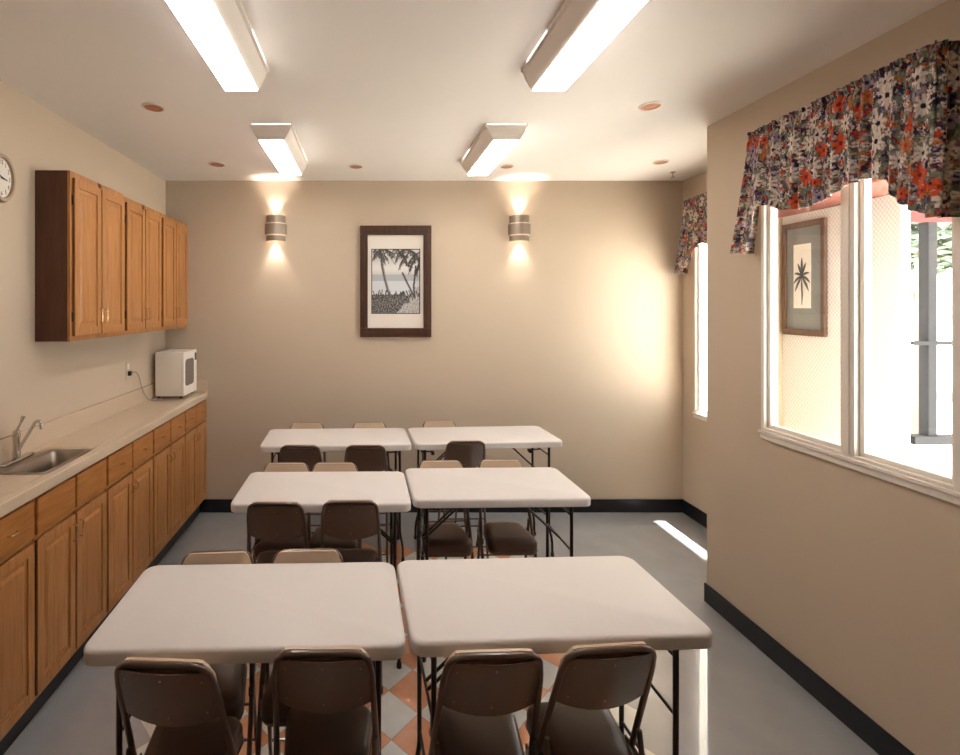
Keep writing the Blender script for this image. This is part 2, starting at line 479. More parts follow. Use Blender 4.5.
# ------------------------------------------------------------------ upper cabinets
XU = -1.748
for (y0, y1, lab) in ((2.757, 3.358, 'honey oak wall cabinet nearest the clock, with dark brown end panel'),
                      (3.360, 3.955, 'honey oak wall cabinet in the middle of the three'),
                      (3.957, 4.530, 'honey oak wall cabinet nearest the end wall, above the microwave')):
    t = thing('wall_cabinet', lab, 'cabinet', (XL+.1, (y0+y1)/2, 1.785), 0, 'wall cabinets over the counter')
    dz = 0 if y0 < 3 else -.012
    b = BM(); z0, z1 = 1.785, 2.79+dz
    box(b, XL+.001, XU-.016, y0, y1, z0, z1)
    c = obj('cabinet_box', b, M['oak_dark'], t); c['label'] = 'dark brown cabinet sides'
    b = BM()
    mid = (y0+y1)/2
    box(b, XU-.016, XU, y0, y0+.022, z0, z1); box(b, XU-.016, XU, y1-.022, y1, z0, z1)
    box(b, XU-.016, XU, mid-.015, mid+.015, z0, z1)
    box(b, XU-.016, XU, y0+.022, y1-.022, z0, z0+.04); box(b, XU-.016, XU, y0+.022, y1-.022, z1-.05, z1)
    box(b, XU-.015, XU-.008, y0+.02, y1-.02, z0+.03, z1-.03)
    obj('face_frame', b, M['oak'], t)
    for s in (0, 1):
        a = y0+.020 if s == 0 else mid+.006
        c = mid-.006 if s == 0 else y1-.014
        b = BM(); raised_panel(b, XU, a, c, 1.815, 2.752+dz)
        d = obj('door', b, M['oak'], t)
        obj('door_pull', pull_v((c-.024) if s == 0 else (a+.024), 1.93, XU+.018, .085), M['brass'], d, True)
        gy = a-.003 if s == 0 else c+.003
        for hz in (1.93, 2.62):
            obj('hinge', hinge_mesh(gy, hz, XU+.002), M['black'], d)

# ------------------------------------------------------------------ microwave, outlet, cord
mx0, mx1, my0, my1, mz0, mz1 = -1.905, -1.646, 4.205, 4.516, CT+.022, 1.577
t = thing('microwave', 'small white microwave oven on the far end of the countertop', 'microwave', ((mx0+mx1)/2, (my0+my1)/2, CT))
b = BM(); box(b, mx0, mx1-.03, my0, my1, mz0, mz1, .008, 3); obj('case', b, M['whiteplastic'], t, True)
b = BM(); box(b, mx1-.03, mx1, my0, my1-.062, mz0, mz1, .008, 3); dr = obj('door', b, M['white'], t, True)
b = BM(); pts = rrect(my0+.03, my1-.078, mz0+.085, mz1-.07, .035, 0)
lo = [b.verts.new((mx1-.001, p[0], p[1])) for p in pts]; hi = [b.verts.new((mx1+.002, p[0], p[1])) for p in pts]
n = len(lo)
for k in range(n): b.faces.new((lo[k], lo[(k+1) % n], hi[(k+1) % n], hi[k]))
b.faces.new(hi); obj('door_window', b, M['darkglass'], dr)
b = BM(); box(b, mx1-.03, mx1, my1-.060, my1, mz0, mz1, .006, 3); cp = obj('control_panel', b, M['white'], t, True)
b = BM(); box(b, mx1, mx1+.002, my1-.052, my1-.01, mz1-.1, mz1-.03); obj('display', b, M['black'], cp)
b = BM()
for r_ in range(4):
    for c_ in range(3): box(b, mx1, mx1+.002, my1-.05+c_*.014, my1-.04+c_*.014, mz0+.12+r_*.035, mz0+.14+r_*.035)
obj('keypad', b, M['housing'], cp)
for fx in (mx0+.03, mx1-.04):
    for fy in (my0+.03, my1-.03):
        b = BM(); rr = lathe(b, [(.012, 0), (.014, .024)], fx, fy, CT, 12); capring(b, rr[0], True); capring(b, rr[1])
        obj('foot', b, M['black'], t)
oy, oz = 3.82, 1.468
t = thing('wall_outlet', 'small beige wall outlet above the backsplash, with a plug in it', 'outlet', (XL, oy, oz))
b = BM(); box(b, XL, XL+.005, oy-.03, oy+.03, oz-.075, oz+.075, .002); obj('cover_plate', b, M['wall'], t)
b = BM(); box(b, XL+.004, XL+.008, oy-.014, oy+.014, oz-.055, oz-.012, .003); box(b, XL+.004, XL+.008, oy-.014, oy+.014, oz+.012, oz+.055, .003)
obj('socket', b, M['whiteplastic'], t)
b = BM(); box(b, XL+.008, XL+.032, oy-.014, oy+.014, oz-.012-.03, oz-.005, .004)
cord = [(XL+.03, oy+.0, oz-.02), (XL+.05, oy+.04, oz-.015), (XL+.045, oy+.10, oz-.06), (XL+.035, oy+.16, oz-.15), (XL+.035, oy+.22, oz-.24), (XL+.05, oy+.28, CT+.006), (XL+.09, oy+.33, CT+.006), (XL+.06, oy+.37, CT+.006), (mx0-.001, oy+.45, CT+.08)]
b2 = BM(); tube(b2, fillet(cord, .06, 6), .0035, 8)
pc = obj('power_cord', b2, M['cordgrey'], None, True); tag(pc, 'thin grey power cord from the wall outlet to the microwave', 'cord')
obj('plug', b, M['black'], pc)

# ------------------------------------------------------------------ wall clock
cyk, czk = 2.485, 2.673
t = thing('wall_clock', 'round wall clock with a pale face near the wall cabinets', 'clock', (XL, cyk, czk))
hx, vz = .66, 1.0
b = BM(); rr = lathe(b, [(.130, 0), (.130, .02), (.124, .030), (.108, .030), (.104, .016)], XL+.001, cyk, czk, 48, 'x', hx, vz)
capring(b, rr[0]); obj('clock_case', b, M['clockrim'], t, True)
b = BM(); rr = lathe(b, [(.106, .012), (.106, .016)], XL+.001, cyk, czk, 48, 'x', hx, vz); capring(b, rr[1]); capring(b, rr[0])
obj('clock_face', b, M['clockface'], t)
def text_bm(bm, s, size, place):
    cu = bpy.data.curves.new('t', 'FONT'); cu.body = s; cu.size = size; cu.align_x = 'CENTER'; cu.align_y = 'CENTER'; cu.extrude = .0004
    o = bpy.data.objects.new('t', cu); C.objects.link(o)
    bpy.context.view_layer.update()
    me = bpy.data.meshes.new_from_object(o.evaluated_get(bpy.context.evaluated_depsgraph_get()))
    n0 = len(bm.verts); bm.from_mesh(me); bm.verts.ensure_lookup_table()
    for v in bm.verts[n0:]: v.co = Vector(place(v.co.x, v.co.y, v.co.z))
    bpy.data.objects.remove(o); bpy.data.curves.remove(cu); bpy.data.meshes.remove(me)
b = BM()
for k in range(1, 13):
    a = R(90-30*k)   # seen from the room, the wall's right-hand direction is +y
    yy = math.cos(a)*.083; zz = math.sin(a)*.083
    text_bm(b, str(k), .034, lambda x, y, z, yy=yy, zz=zz: (XL+.0185+z, cyk+(yy+x)*hx, czk+zz+y))
obj('numerals', b, M['black'], t)
def hand(ang, L, w):
    b = BM(); a = R(90-ang)
    d = Vector((0, math.cos(a)*hx, math.sin(a))); p = Vector((0, -math.sin(a)*hx, math.cos(a)))
    o_ = Vector((XL+.021, cyk, czk))
    v = [b.verts.new(o_ - d*.015 + p*w), b.verts.new(o_ - d*.015 - p*w), b.verts.new(o_ + d*L - p*w*.4), b.verts.new(o_ + d*L + p*w*.4)]
    f = b.faces.new(v); r_ = bmesh.ops.extrude_face_region(b, geom=[f])
    bmesh.ops.translate(b, verts=[g for g in r_['geom'] if isinstance(g, bmesh.types.BMVert)], vec=(.0015, 0, 0))
    return b
obj('hour_hand', hand(98, .055, .006), M['black'], t); obj('minute_hand', hand(290, .08, .004), M['black'], t)

# ------------------------------------------------------------------ ceiling lights
def fixture(xc, y0, y1, lab):
    t = thing('ceiling_light', lab, 'light', (xc, (y0+y1)/2, H), 0, 'fluorescent wraparound lights')
    w, wl, d = .138, .081, .112
    # body: flared housing (profile swept along y)
    prof = [(-w, 0), (-w, -.018), (-w+.012, -.024), (-w+.022, -.055), (-wl-.010, -.098), (-wl, -d+.004),
            (wl, -d+.004), (wl+.010, -.098), (w-.022, -.055), (w-.012, -.024), (w, -.018), (w, 0)]
    b = BM()
    a = [b.verts.new((xc+px, y0, H+pz)) for px, pz in prof]; c = [b.verts.new((xc+px, y1, H+pz)) for px, pz in prof]
    n = len(a)
    for k in range(n-1): b.faces.new((a[k], a[k+1], c[k+1], c[k]))
    obj('housing', b, M['housing'], t, True, angle=25)
    for yy, s in ((y0, -1), (y1, 1)):
        b = BM()
        lo = [b.verts.new((xc+px*1.02, yy, H+pz)) for px, pz in prof]; hi = [b.verts.new((xc+px*1.02, yy+s*.006, H+pz)) for px, pz in prof]
        for k in range(n): b.faces.new((lo[k], lo[(k+1) % n], hi[(k+1) % n], hi[k]))
        b.faces.new(lo); b.faces.new(hi)
        obj('end_cap', b, M['housing'], t)
    b = BM(); box(b, xc-wl, xc+wl, y0+.002, y1-.002, H-d-.006, H-d+.003, .003)
    for s in (-1, 1):
        b = BM(); box(b, xc+s*(w-.002)-.003, xc+s*(w-.002)+.003, y1-.34, y1-.08, H-.016, H-.003); q = obj('light_slot', b, M['slot'], t); q['label'] = 'thin glowing slot'
    b = BM(); box(b, xc-w+.01, xc+w-.01, y0-.0075, y0-.0055, H-.009, H-.003); q = obj('light_slot', b, M['slot'], t); q['label'] = 'thin glowing slot'
    b = BM(); box(b, xc-wl, xc+wl, y0+.002, y1-.002, H-d-.006, H-d+.003, .003)
    l = obj('lens', b, M['lens'], t); l['label'] = 'glowing white lens'
fixture(-.640, 1.56, 2.38, 'fluorescent ceiling light at top left, nearest the camera')
fixture(-.640, 3.11, 3.93, 'fluorescent ceiling light far left, near the end wall')
fixture(.915, 1.56, 2.38, 'fluorescent ceiling light at top right, nearest the camera')
fixture(.915, 3.11, 3.93, 'fluorescent ceiling light far right, near the end wall')

# recessed downlights
for x, y, r, lab in ((-1.30, 2.85, .067, 'copper recessed downlight above the nearest wall cabinet'),
                  (-1.285, 4.0, .075, 'copper recessed downlight in the far left ceiling corner'),
                  (-.104, 4.06, .065, 'copper recessed downlight between the two far fluorescent lights'),
                  (1.20, 4.06, .062, 'copper recessed downlight just right of the far right fluorescent light'),
                  (1.70, 2.83, .066, 'copper recessed downlight nearest the stepped right wall'),
                  (2.456, 3.94, .063, 'copper recessed downlight in the bright far right recess')):
    t = thing('recessed_downlight', lab, 'light', (x, y, H), 0, 'recessed ceiling downlights')
    b = BM(); lathe(b, [(r, 0), (r, -.005), (r*.82, -.008), (r*.80, -.001)], x, y, H, 32)
    obj('trim_ring', b, M['trimring'], t, True)
    b = BM(); rr = lathe(b, [(r*.82, -.006), (r*.7, -.003), (r*.45, -.0015), (r*.3, -.004)], x, y, H, 32); capring(b, rr[-1])
    c = obj('reflector', b, M['copper'], t, True); c['label'] = 'copper coloured reflector'
# sprinkler
t = thing('sprinkler_head', 'tiny sprinkler head hanging from the bright recess ceiling', 'sprinkler', (2.75, 4.24, H))
b = BM(); rr = lathe(b, [(.022, 0), (.022, -.004), (.006, -.006), (.006, -.045)], 2.75, 4.24, H, 16); capring(b, rr[-1]); obj('escutcheon', b, M['chrome'], t, True)
b = BM(); rr = lathe(b, [(.016, 0), (.016, -.003)], 2.75, 4.24, H-.045, 16); capring(b, rr[-1]); capring(b, rr[0], True); obj('deflector', b, M['chrome'], t)

# ------------------------------------------------------------------ sconces
def sconce(xc, lab):
    zc = 2.735; yw = YB
    t = thing('wall_sconce', lab, 'light', (xc, yw, zc), 0, 'half-round up and down wall sconces')
    def band(r, z0, z1, th=.004):
        b = BM(); n = 24
        P = []
        for rr in (r, r-th):
            for z in (z0, z1):
                P.append([b.verts.new((xc+rr*math.cos(PI+PI*k/n), yw-.001+rr*.9*math.sin(PI+PI*k/n), z)) for k in range(n+1)])
        for a, c in ((P[0], P[1]), (P[1], P[3]), (P[3], P[2]), (P[2], P[0])):
            for k in range(n): b.faces.new((a[k], a[k+1], c[k+1], c[k]))
        for k in (0, n): b.faces.new((P[0][k], P[1][k], P[3][k], P[2][k]))
        return b
    b = BM(); box(b, xc-.06, xc+.06, yw-.008, yw, zc-.09, zc+.09, .002); obj('back_plate', b, M['sconce'], t)
    obj('upper_shade', band(.093, zc+.050, zc+.122), M['sconce'], t, True)
    obj('light_band', band(.096, zc+.038, zc+.052), M['sconcelite'], t, True)
    obj('center_band', band(.106, zc-.060, zc+.040), M['sconce'], t, True)
    obj('light_band', band(.096, zc-.072, zc-.058), M['sconcelite'], t, True)
    obj('lower_shade', band(.093, zc-.122, zc-.070), M['sconce'], t, True)
    b = BM(); rr = lathe(b, [(.0005, -.05), (.016, -.04), (.022, 0), (.016, .04), (.0005, .05)], xc, yw-.05, zc, 16)
    obj('bulb', b, M['bulb'], t, True)
    for s in (1, -1):
        L = bpy.data.lights.new('sconce_lamp', 'SPOT'); L.energy = 12; L.color = (1, .93, .82); L.spot_size = R(76); L.spot_blend = .8
        L.shadow_soft_size = .02
        o = bpy.data.objects.new('sconce_lamp', L); C.objects.link(o); o.parent = t
        o.location = (0, -.045, s*.10); o.rotation_euler = (0 if s < 0 else PI, 0, 0)
sconce(-.889, 'half-round metal sconce on the left of the framed print')
sconce(1.459, 'half-round metal sconce on the right of the framed print')

# ------------------------------------------------------------------ raster painting used for prints and cloth (vertex colours)
def stroke(img, pts, w, col, taper=False):
    h_, w_ = img.shape[:2]
    pts = [np.array(p, float) for p in pts]
    for i in range(len(pts)-1):
        a, c = pts[i], pts[i+1]; L = max(1, int(np.hypot(*(c-a))*1.5))
        for k in range(L):
            p = a+(c-a)*k/L; ww = w*(1-(i+k/L)/(len(pts)-1)) if taper else w
            r = max(.6, ww); x0, x1, y0, y1 = int(p[0]-r), int(p[0]+r)+1, int(p[1]-r), int(p[1]+r)+1
            for y in range(max(0, y0), min(h_, y1+1)):
                for x in range(max(0, x0), min(w_, x1+1)):
                    if (x-p[0])**2+(y-p[1])**2 <= r*r: img[y, x] = col
def g(v, wv=0): return np.array(s2l(((v+4+wv)/255, v/255, (v-4)/255)))
def beach(W=110, Hh=150):
    rnd = random.Random(5); img = np.zeros((Hh, W, 3))
    for y in range(Hh):
        f = y/Hh       # row 0 is the bottom
        if f > .60: c = g(205+12*math.sin(f*20))
        elif f > .5: c = np.array(s2l((176/255, 178/255, 182/255)))
        elif f > .27: c = np.array(s2l((205/255, 207/255, 210/255)))
        else: c = g(170)
        img[y, :] = c
    for y in range(Hh):                 # undergrowth
        for x in range(W):
            lim = .30 + .05*noise.noise(Vector((x*.08, 0, 1))) + (.10 if x > W*.85 else 0)
            if y/Hh < lim:
                v = noise.noise(Vector((x*.35, y*.35, 3)))+.5*noise.noise(Vector((x*.8, y*.8, 7)))
                sand = x*.9 + 12*noise.noise(Vector((x*.06, y*.06, 2))) - y*.6 > W*.5
                img[y, x] = g((172 if sand else 112) + 55*v) if v > -.05 or sand else g(74+30*v)
    for k in range(40):
        x = rnd.uniform(0, W); y = Hh*(.24+rnd.uniform(0, .1))
        stroke(img, [(x, y-6), (x+rnd.uniform(-4, 4), y+rnd.uniform(0, 6))], 1, g(70))
    # trunks
    stroke(img, [(20, Hh), (24, 110), (30, 80), (38, 50), (46, 34)], 3, g(98)); stroke(img, [(23, Hh-8), (27, 105), (33, 75), (40, 50)], .8, g(160))
    stroke(img, [(70, 94), (80, 72), (88, 56), (96, 38)], 2.2, g(90)); stroke(img, [(100, 110), (97, 80), (95, 60), (98, 36)], 2.0, g(84))
    stroke(img, [(34, Hh), (44, 128), (54, 112)], 1.5, g(100), True)
    def frond(x, y, a, L):
        d = np.array((math.cos(a), math.sin(a)))
        prev = np.array((x, y), float)
        for k in range(14):
            q = prev+d*L/14; d = d+np.array((0, -.07)); d /= np.hypot(*d)
            stroke(img, [prev, q], 1, g(62)); 
            for s in (-1, 1):
                e = q+np.array((s*2.2+d[0]*2, -rnd.uniform(7, 15)))
                stroke(img, [q, e], .7, g(rnd.choice((66, 80, 104))))
            prev = q
    for x, y, a, L in ((0, 145, 0, 40), (4, 150, -.5, 38), (18, 149, .1, 36), (45, 152, -.2, 40), (60, 148, -.7, 36), (75, 152, -2.6, 30), (80, 148, -.2, 34),
                       (84, 140, -2.5, 34), (92, 140, -.3, 24), (100, 130, -2.3, 30), (108, 120, -2.0, 26), (66, 150, .1, 40), (20, 150, -2.6, 24), (108, 142, -2.7, 36)):
        frond(x, y, a, L)
    return img
def picture_plane(name, img, origin, ux, uz, W, Hh, m, parent):
    """grid carrying img as vertex colours; origin is lower left"""
    h_, w_ = img.shape[:2]; o0 = Vector(origin)-wloc(parent); ux = Vector(ux); uz = Vector(uz)
    vs = [o0+ux*(W*x/(w_-1))+uz*(Hh*y/(h_-1)) for y in range(h_) for x in range(w_)]
    fs = [(y*w_+x, y*w_+x+1, (y+1)*w_+x+1, (y+1)*w_+x) for y in range(h_-1) for x in range(w_-1)]
    me = bpy.data.meshes.new(name); me.from_pydata([tuple(v) for v in vs], [], fs)
    ca = me.color_attributes.new('Col', 'FLOAT_COLOR', 'POINT')
    col = np.ones((h_*w_, 4)); col[:, :3] = img.reshape(-1, 3); ca.data.foreach_set('color', col.ravel())
    me.materials.append(m)
    o = bpy.data.objects.new(name, me); C.objects.link(o); o.parent = parent
    return o
# framed print on the back wall
px0, px1, pz0, pz1 = -.077, .609, 1.691, 2.763
k = YB/470
t = thing('framed_print', 'dark walnut frame with a grey beach and palms photograph between the sconces', 'picture', ((px0+px1)/2, YB, (pz0+pz1)/2))
b = BM()
fw, fh = .075, .088
for (x0, x1, z0, z1) in ((px0, px1, pz1-fh, pz1), (px0, px1, pz0, pz0+fh), (px0, px0+fw, pz0+fh, pz1-fh), (px1-fw, px1, pz0+fh, pz1-fh)):
    box(b, x0, x1, YB-.038, YB-.001, z0, z1, .006, 2)
for (x0, x1, z0, z1) in ((px0+.03, px1-.03, pz1-.05, pz1-.034), (px0+.03, px1-.03, pz0+.034, pz0+.05), (px0+.028, px0+.042, pz0+.05, pz1-.05), (px1-.042, px1-.028, pz0+.05, pz1-.05)):
    box(b, x0, x1, YB-.043, YB-.036, z0, z1, .002, 2)
obj('frame', b, M['walnut'], t)
b = BM(); 
ix0, ix1, iz0, iz1 = px0+fw, px1-fw, pz0+fh, pz1-fh
qx0, qx1, qz0, qz1 = .032, .503, 1.915, 2.54
for (x0, x1, z0, z1) in ((ix0, ix1, qz1, iz1), (ix0, ix1, iz0, qz0), (ix0, qx0, qz0, qz1), (qx1, ix1, qz0, qz1)):
    box(b, x0, x1, YB-.014, YB-.004, z0, z1)
obj('mat_board', b, M['mat'], t)
b = BM()
for (x0, x1, z0, z1) in ((qx0, qx1, qz1-.008, qz1), (qx0, qx1, qz0, qz0+.008), (qx0, qx0+.008, qz0, qz1), (qx1-.008, qx1, qz0, qz1)):
    box(b, x0, x1, YB-.0155, YB-.010, z0, z1)
obj('inner_border', b, M['black'], t)
picture_plane('photograph', beach(), (qx0+.004, YB-.010, qz0+.004), (1, 0, 0), (0, 0, 1), qx1-qx0-.008, qz1-qz0-.008, M['pic'], t)

# ------------------------------------------------------------------ folding tables
def make_table(W, D):
    T = .934
    t = thing('folding_table', None, 'table')
    b = BM(); th = .05
    rr = .045
    rings = []
    for ins, z in ((.010, T-th), (.001, T-th+.004), (0, T-.012), (.002, T-.006), (.006, T-.002), (.012, T)):
        rings.append([b.verts.new(p) for p in rrect(-W/2+ins, W/2-ins, -D/2+ins, D/2-ins, rr, z, 6)])
    for a, c in zip(rings, rings[1:]):
        n = len(a)
        for k in range(n): b.faces.new((a[k], a[(k+1) % n], c[(k+1) % n], c[k]))
    b.faces.new(rings[-1]); b.faces.new(rings[0][::-1])
    obj('tabletop', b, M['table'], t, True, world=False, angle=32)
    b = BM()
    for s in (-1, 1):
        b = BM(); box(b, -W/2+.05, W/2-.05, s*(D/2-.055)-.008, s*(D/2-.055)+.008, T-th-.010, T-th+.001)
        obj('apron_rail', b, M['legmetal'], t, world=False)
    for s in (-1, 1):
        lx = s*(W/2-.085)
        for q in (-1, 1):
            ly = q*(D/2-.085)
            b = BM(); tube(b, fillet([(lx, ly, T-th), (lx, ly, .22), (lx+s*.02, ly+q*.012, .13), (lx+s*.022, ly+q*.012, .012)], .06, 5), .0095, 12)
            lg = obj('leg', b, M['legmetal'], t, True, world=False)
            b = BM(); r_ = lathe(b, [(.014, 0), (.014, .025), (.010, .03)], lx+s*.022, ly+q*.012, 0, 14); capring(b, r_[0], True)
            obj('foot_cap', b, M['black'], lg, True, world=False)
        for z in (.80, .30):
            b = BM(); tube(b, [(lx, -(D/2-.085), z), (lx, D/2-.085, z)], .0065, 8)
            obj('leg_crossbar', b, M['legmetal'], t, True, world=False)
        b = BM()
        # folding brace: link from the legs to a pivot, strut to the underside
        tube(b, [(lx, -.02, .60), (lx-s*.30, -.02, T-th-.01)], .0062, 8)
        tube(b, [(lx, .02, .60), (lx-s*.30, .02, T-th-.01)], .0062, 8)
        tube(b, [(lx, 0, .80), (lx-s*.09, 0, .795)], .006, 8)
        tube(b, [(lx, -(D/2-.085), .60), (lx, D/2-.085, .60)], .006, 8)
        box(b, lx-s*.09-.012, lx-s*.09+.012, -.026, .026, .775, .80, .003)
        obj('brace', b, M['legmetal'], t, True, world=False)
    return t
tabs = [
    ((-.392, 1.702), 1.5, 1.015, .49, 'white plastic folding table, left one of the nearest row'),
    ((.628, 1.745), 2.3, 1.0, .49, 'white plastic folding table, right one of the nearest row'),
    ((-.257, 2.768), .6, .98, .50, 'white plastic folding table, left one of the middle row'),
    ((.742, 2.835), 1.3, .995, .51, 'white plastic folding table, right one of the middle row'),
    ((-.252, 3.82), 2.2, 1.16, .50, 'white plastic folding table, left one of the farthest row'),
    ((.938, 3.885), 3.6, 1.17, .49, 'white plastic folding table, right one of the farthest row'),
]
for (x, y), rot, W, D, lab in tabs:
    o = make_table(W, D); o.location = (x, y, 0); o.rotation_euler.z = R(rot)
    o['label'] = lab; o['group'] = 'folding tables in three rows'

# ------------------------------------------------------------------ folding chairs
def make_chair():
    t = thing('folding_chair', None, 'chair')
    TOP = .972; tr = .0095; yt = -.12
    zc = TOP-tr
    def fy(z): return yt + .335*(zc-z)/zc          # lean of the main frame
    # main frame: one bent tube, back and front legs in one
    def fx(z): return .138 + .022*min(1, (zc-z)/.5)
    P = [(-.160, fy(0), .012), (-fx(.5), fy(.5), .5), (-.139, fy(.88), .88), (-.128, fy(.945), .945), (-.10, yt, zc), (.10, yt, zc), (.128, fy(.945), .945), (.139, fy(.88), .88), (fx(.5), fy(.5), .5), (.160, fy(0), .012)]
    b = BM(); tube(b, fillet(P, .03, 5), tr, 12)
    fr = obj('back_frame', b, M['chairmetal'], t, True, world=False)
    for s in (-1, 1):
        b = BM(); r_ = lathe(b, [(.0125, 0), (.0125, .03), (.010, .032)], s*.160, fy(0), 0, 12); capring(b, r_[0], True)
        obj('foot_cap', b, M['black'], fr, True, world=False)
    # rear legs
    for s in (-1, 1):
        b = BM(); tube(b, [(s*.148, fy(.62)-.018, .62), (s*.148, -.06, .40), (s*.150, -.165, .012)], .0085, 10)
        lg = obj('rear_leg', b, M['chairmetal'], t, True, world=False)
        b = BM(); r_ = lathe(b, [(.0115, 0), (.0115, .03), (.009, .032)], s*.150, -.165, 0, 12); capring(b, r_[0], True)
        obj('foot_cap', b, M['black'], lg, True, world=False)
    # crossbars
    b = BM(); tube(b, [(-.157, fy(.20), .20), (.157, fy(.20), .20)], .006, 8)
    obj('front_crossbar', b, M['chairmetal'], t, True, world=False)
    for q in ((-.123, .17, .149), (-.075, .36, .148)):
        b = BM(); tube(b, [(-q[2], q[0], q[1]), (q[2], q[0], q[1])], .0055, 8)
        obj('rear_crossbar', b, M['chairmetal'], t, True, world=False)
    # hinge brackets beside the seat
    for s in (-1, 1):
        b = BM(); box(b, s*.152-.0035, s*.152+.0035, -.085, .06, .50, .535, .003)
        obj('hinge_bracket', b, M['chairmetal'], t, world=False)
    # backrest panel, curved, lower edge bowed
    def panel(off, th, grow, top, pad=False):
        b = BM(); nx, nz = 20, 8; G = []
        for side in (0, 1):
            for j in range(nz+1):
                row = []
                for i in range(nx+1):
                    u = i/nx*2-1
                    zb = .766 - .026*(1-u*u)
                    w = .131+grow
                    zt = top - (.0 if abs(u) < .75 else .05*((abs(u)-.75)/.25)**2)
                    z = zb + (zt-zb)*j/nz
                    x = u*w
                    cv = 1 if not pad else max(0, 1-(j/nz)**2)
                    y = fy(min(z, zc)) + off - .022*(1-u*u)*cv + (th if side else 0)*(1 if not pad else 1-.25*(j/nz)**4)
                    row.append(b.verts.new((x, y, z)))
                G.append(row)
        n = nz+1
        for side in (0, 1):
            for j in range(nz):
                for i in range(nx):
                    a = G[side*n+j]; c = G[side*n+j+1]
                    b.faces.new((a[i], a[i+1], c[i+1], c[i]))
        for i in range(nx):
            b.faces.new((G[0][i], G[0][i+1], G[n][i+1], G[n][i])); b.faces.new((G[nz][i], G[nz][i+1], G[n+nz][i+1], G[n+nz][i]))
        for j in range(nz):
            for e in (0, nx): b.faces.new((G[j][e], G[j+1][e], G[n+j+1][e], G[n+j][e]))
        return b
    bk = obj('backrest', panel(-.004, .004, .006, .952), M['chairmetal'], t, True, world=False)
    pd = obj('back_pad', panel(.008, .015, .005, .970, True), M['tanvinyl'], t, True, world=False); pd['label'] = 'tan padded front of the backrest'
    for u in (-.8, 0, .8):
        for j in (0, 1):
            z = (.80 if j == 0 else .915) - (.022*(1-u*u) if j == 0 else 0) + (.012 if (u == 0 and j) else 0)
            b = BM(); r_ = lathe(b, [(.0032, .002), (.0032, -.001), (.0018, -.0025), (.0003, -.003)], u*.134, fy(z)-.004-.022*(1-u*u), z, 8, 'y')
            obj('rivet', b, M['rivet'], bk, True, world=False)
    # seat: padded, rounded front, tapering to the back
    b = BM(); rings = []
    def outline(ins, z):
        pts = []
        y0, y1 = -.10+ins, .180-ins; w0, w1 = .118-ins, .143-ins
        for k in range(9):      # front edge, rounded corners
            a = PI*k/8
            pass
        rr = .045
        def corner(cx, cy, a0, r, n=6):
            return [(cx+r*math.cos(R(a0+90*k/n)), cy+r*math.sin(R(a0+90*k/n)), z) for k in range(n+1)]
        pts += corner(w1-rr, y1-rr, 0, rr); pts += corner(-w1+rr, y1-rr, 90, rr)
        pts += corner(-w0+.03, y0+.03, 180, .03); pts += corner(w0-.03, y0+.03, 270, .03)
        return pts
    for ins, z in ((.012, .486), (.003, .491), (0, .505), (0, .55), (.005, .564), (.016, .573), (.05, .578)):
        rings.append([b.verts.new(p) for p in outline(ins, z)])
    for a, c in zip(rings, rings[1:]):
        n = len(a)
        for k in range(n): b.faces.new((a[k], a[(k+1) % n], c[(k+1) % n], c[k]))
    b.faces.new(rings[-1]); b.faces.new(rings[0][::-1])
    st = obj('seat', b, M['vinyl'], t, True, world=False, angle=60)
    b = BM(); pts = outline(-.001, .508); tube(b, pts+[pts[0]], .003, 6)
    obj('seat_piping', b, M['chairmetal'], st, True, world=False)
    return t
# (x, y of top rail, turn in degrees, faces camera, label)
chairs = [
    (-.592, 1.352, -3, 0, 'brown folding chair at lower left, first from the left in the nearest row of chairs'),
    (-.135, 1.398, 0, 0, 'brown folding chair second from the left in the nearest row of chairs'),
    (.376, 1.388, 2, 0, 'brown folding chair third from the left in the nearest row of chairs'),
    (.734, 1.412, 5, 0, 'turned brown folding chair at the right end of the nearest row of chairs'),
    (-.485, 2.450, 0, 0, 'brown folding chair with its back to us at the middle left table, left of two'),
    (-.093, 2.470, 0, 0, 'brown folding chair with its back to us at the middle left table, right of two'),
    (-.500, 3.451, 0, 0, 'brown folding chair with its back to us at the far left table, left of two'),
    (-.017, 3.450, 0, 0, 'brown folding chair with its back to us at the far left table, right of two'),
    (.744, 3.560, 1, 0, 'lone brown folding chair with its back to us at the far right table'),
    (-.627, 1.968, 184, 1, 'brown folding chair facing us behind the nearest left table, left of two'),
    (-.254, 1.982, 183, 1, 'brown folding chair facing us behind the nearest left table, right of two'),
    (-.530, 3.070, 180, 1, 'brown folding chair facing us behind the middle left table, left of two'),
    (-.215, 3.074, 180, 1, 'brown folding chair facing us behind the middle left table, right of two'),
    (.480, 3.115, 181, 1, 'brown folding chair facing us behind the middle right table, left of two'),
    (.880, 3.132, 181, 1, 'brown folding chair facing us behind the middle right table, right of two'),
    (-.530, 4.100, 182, 1, 'brown folding chair facing us behind the far left table, left of two'),
    (.012, 4.120, 182, 1, 'brown folding chair facing us behind the far left table, right of two'),
    (.630, 4.178, 183, 1, 'brown folding chair facing us behind the far right table'),
]
proto = make_chair()
for _o in proto.children_recursive: 
    for _v in _o.data.vertices: _v.co.x *= 1.055

for i, (x, y, rz, f, lab) in enumerate(chairs):
    o = proto if i == 0 else copy_tree(proto)
    a = R(rz)
    # place by the top rail (local y = -.12)
    o.location = (x - .12*math.sin(a), y + .12*math.cos(a), 0); o.rotation_euler.z = a
    o['label'] = lab; o['group'] = 'brown folding chairs around the tables'

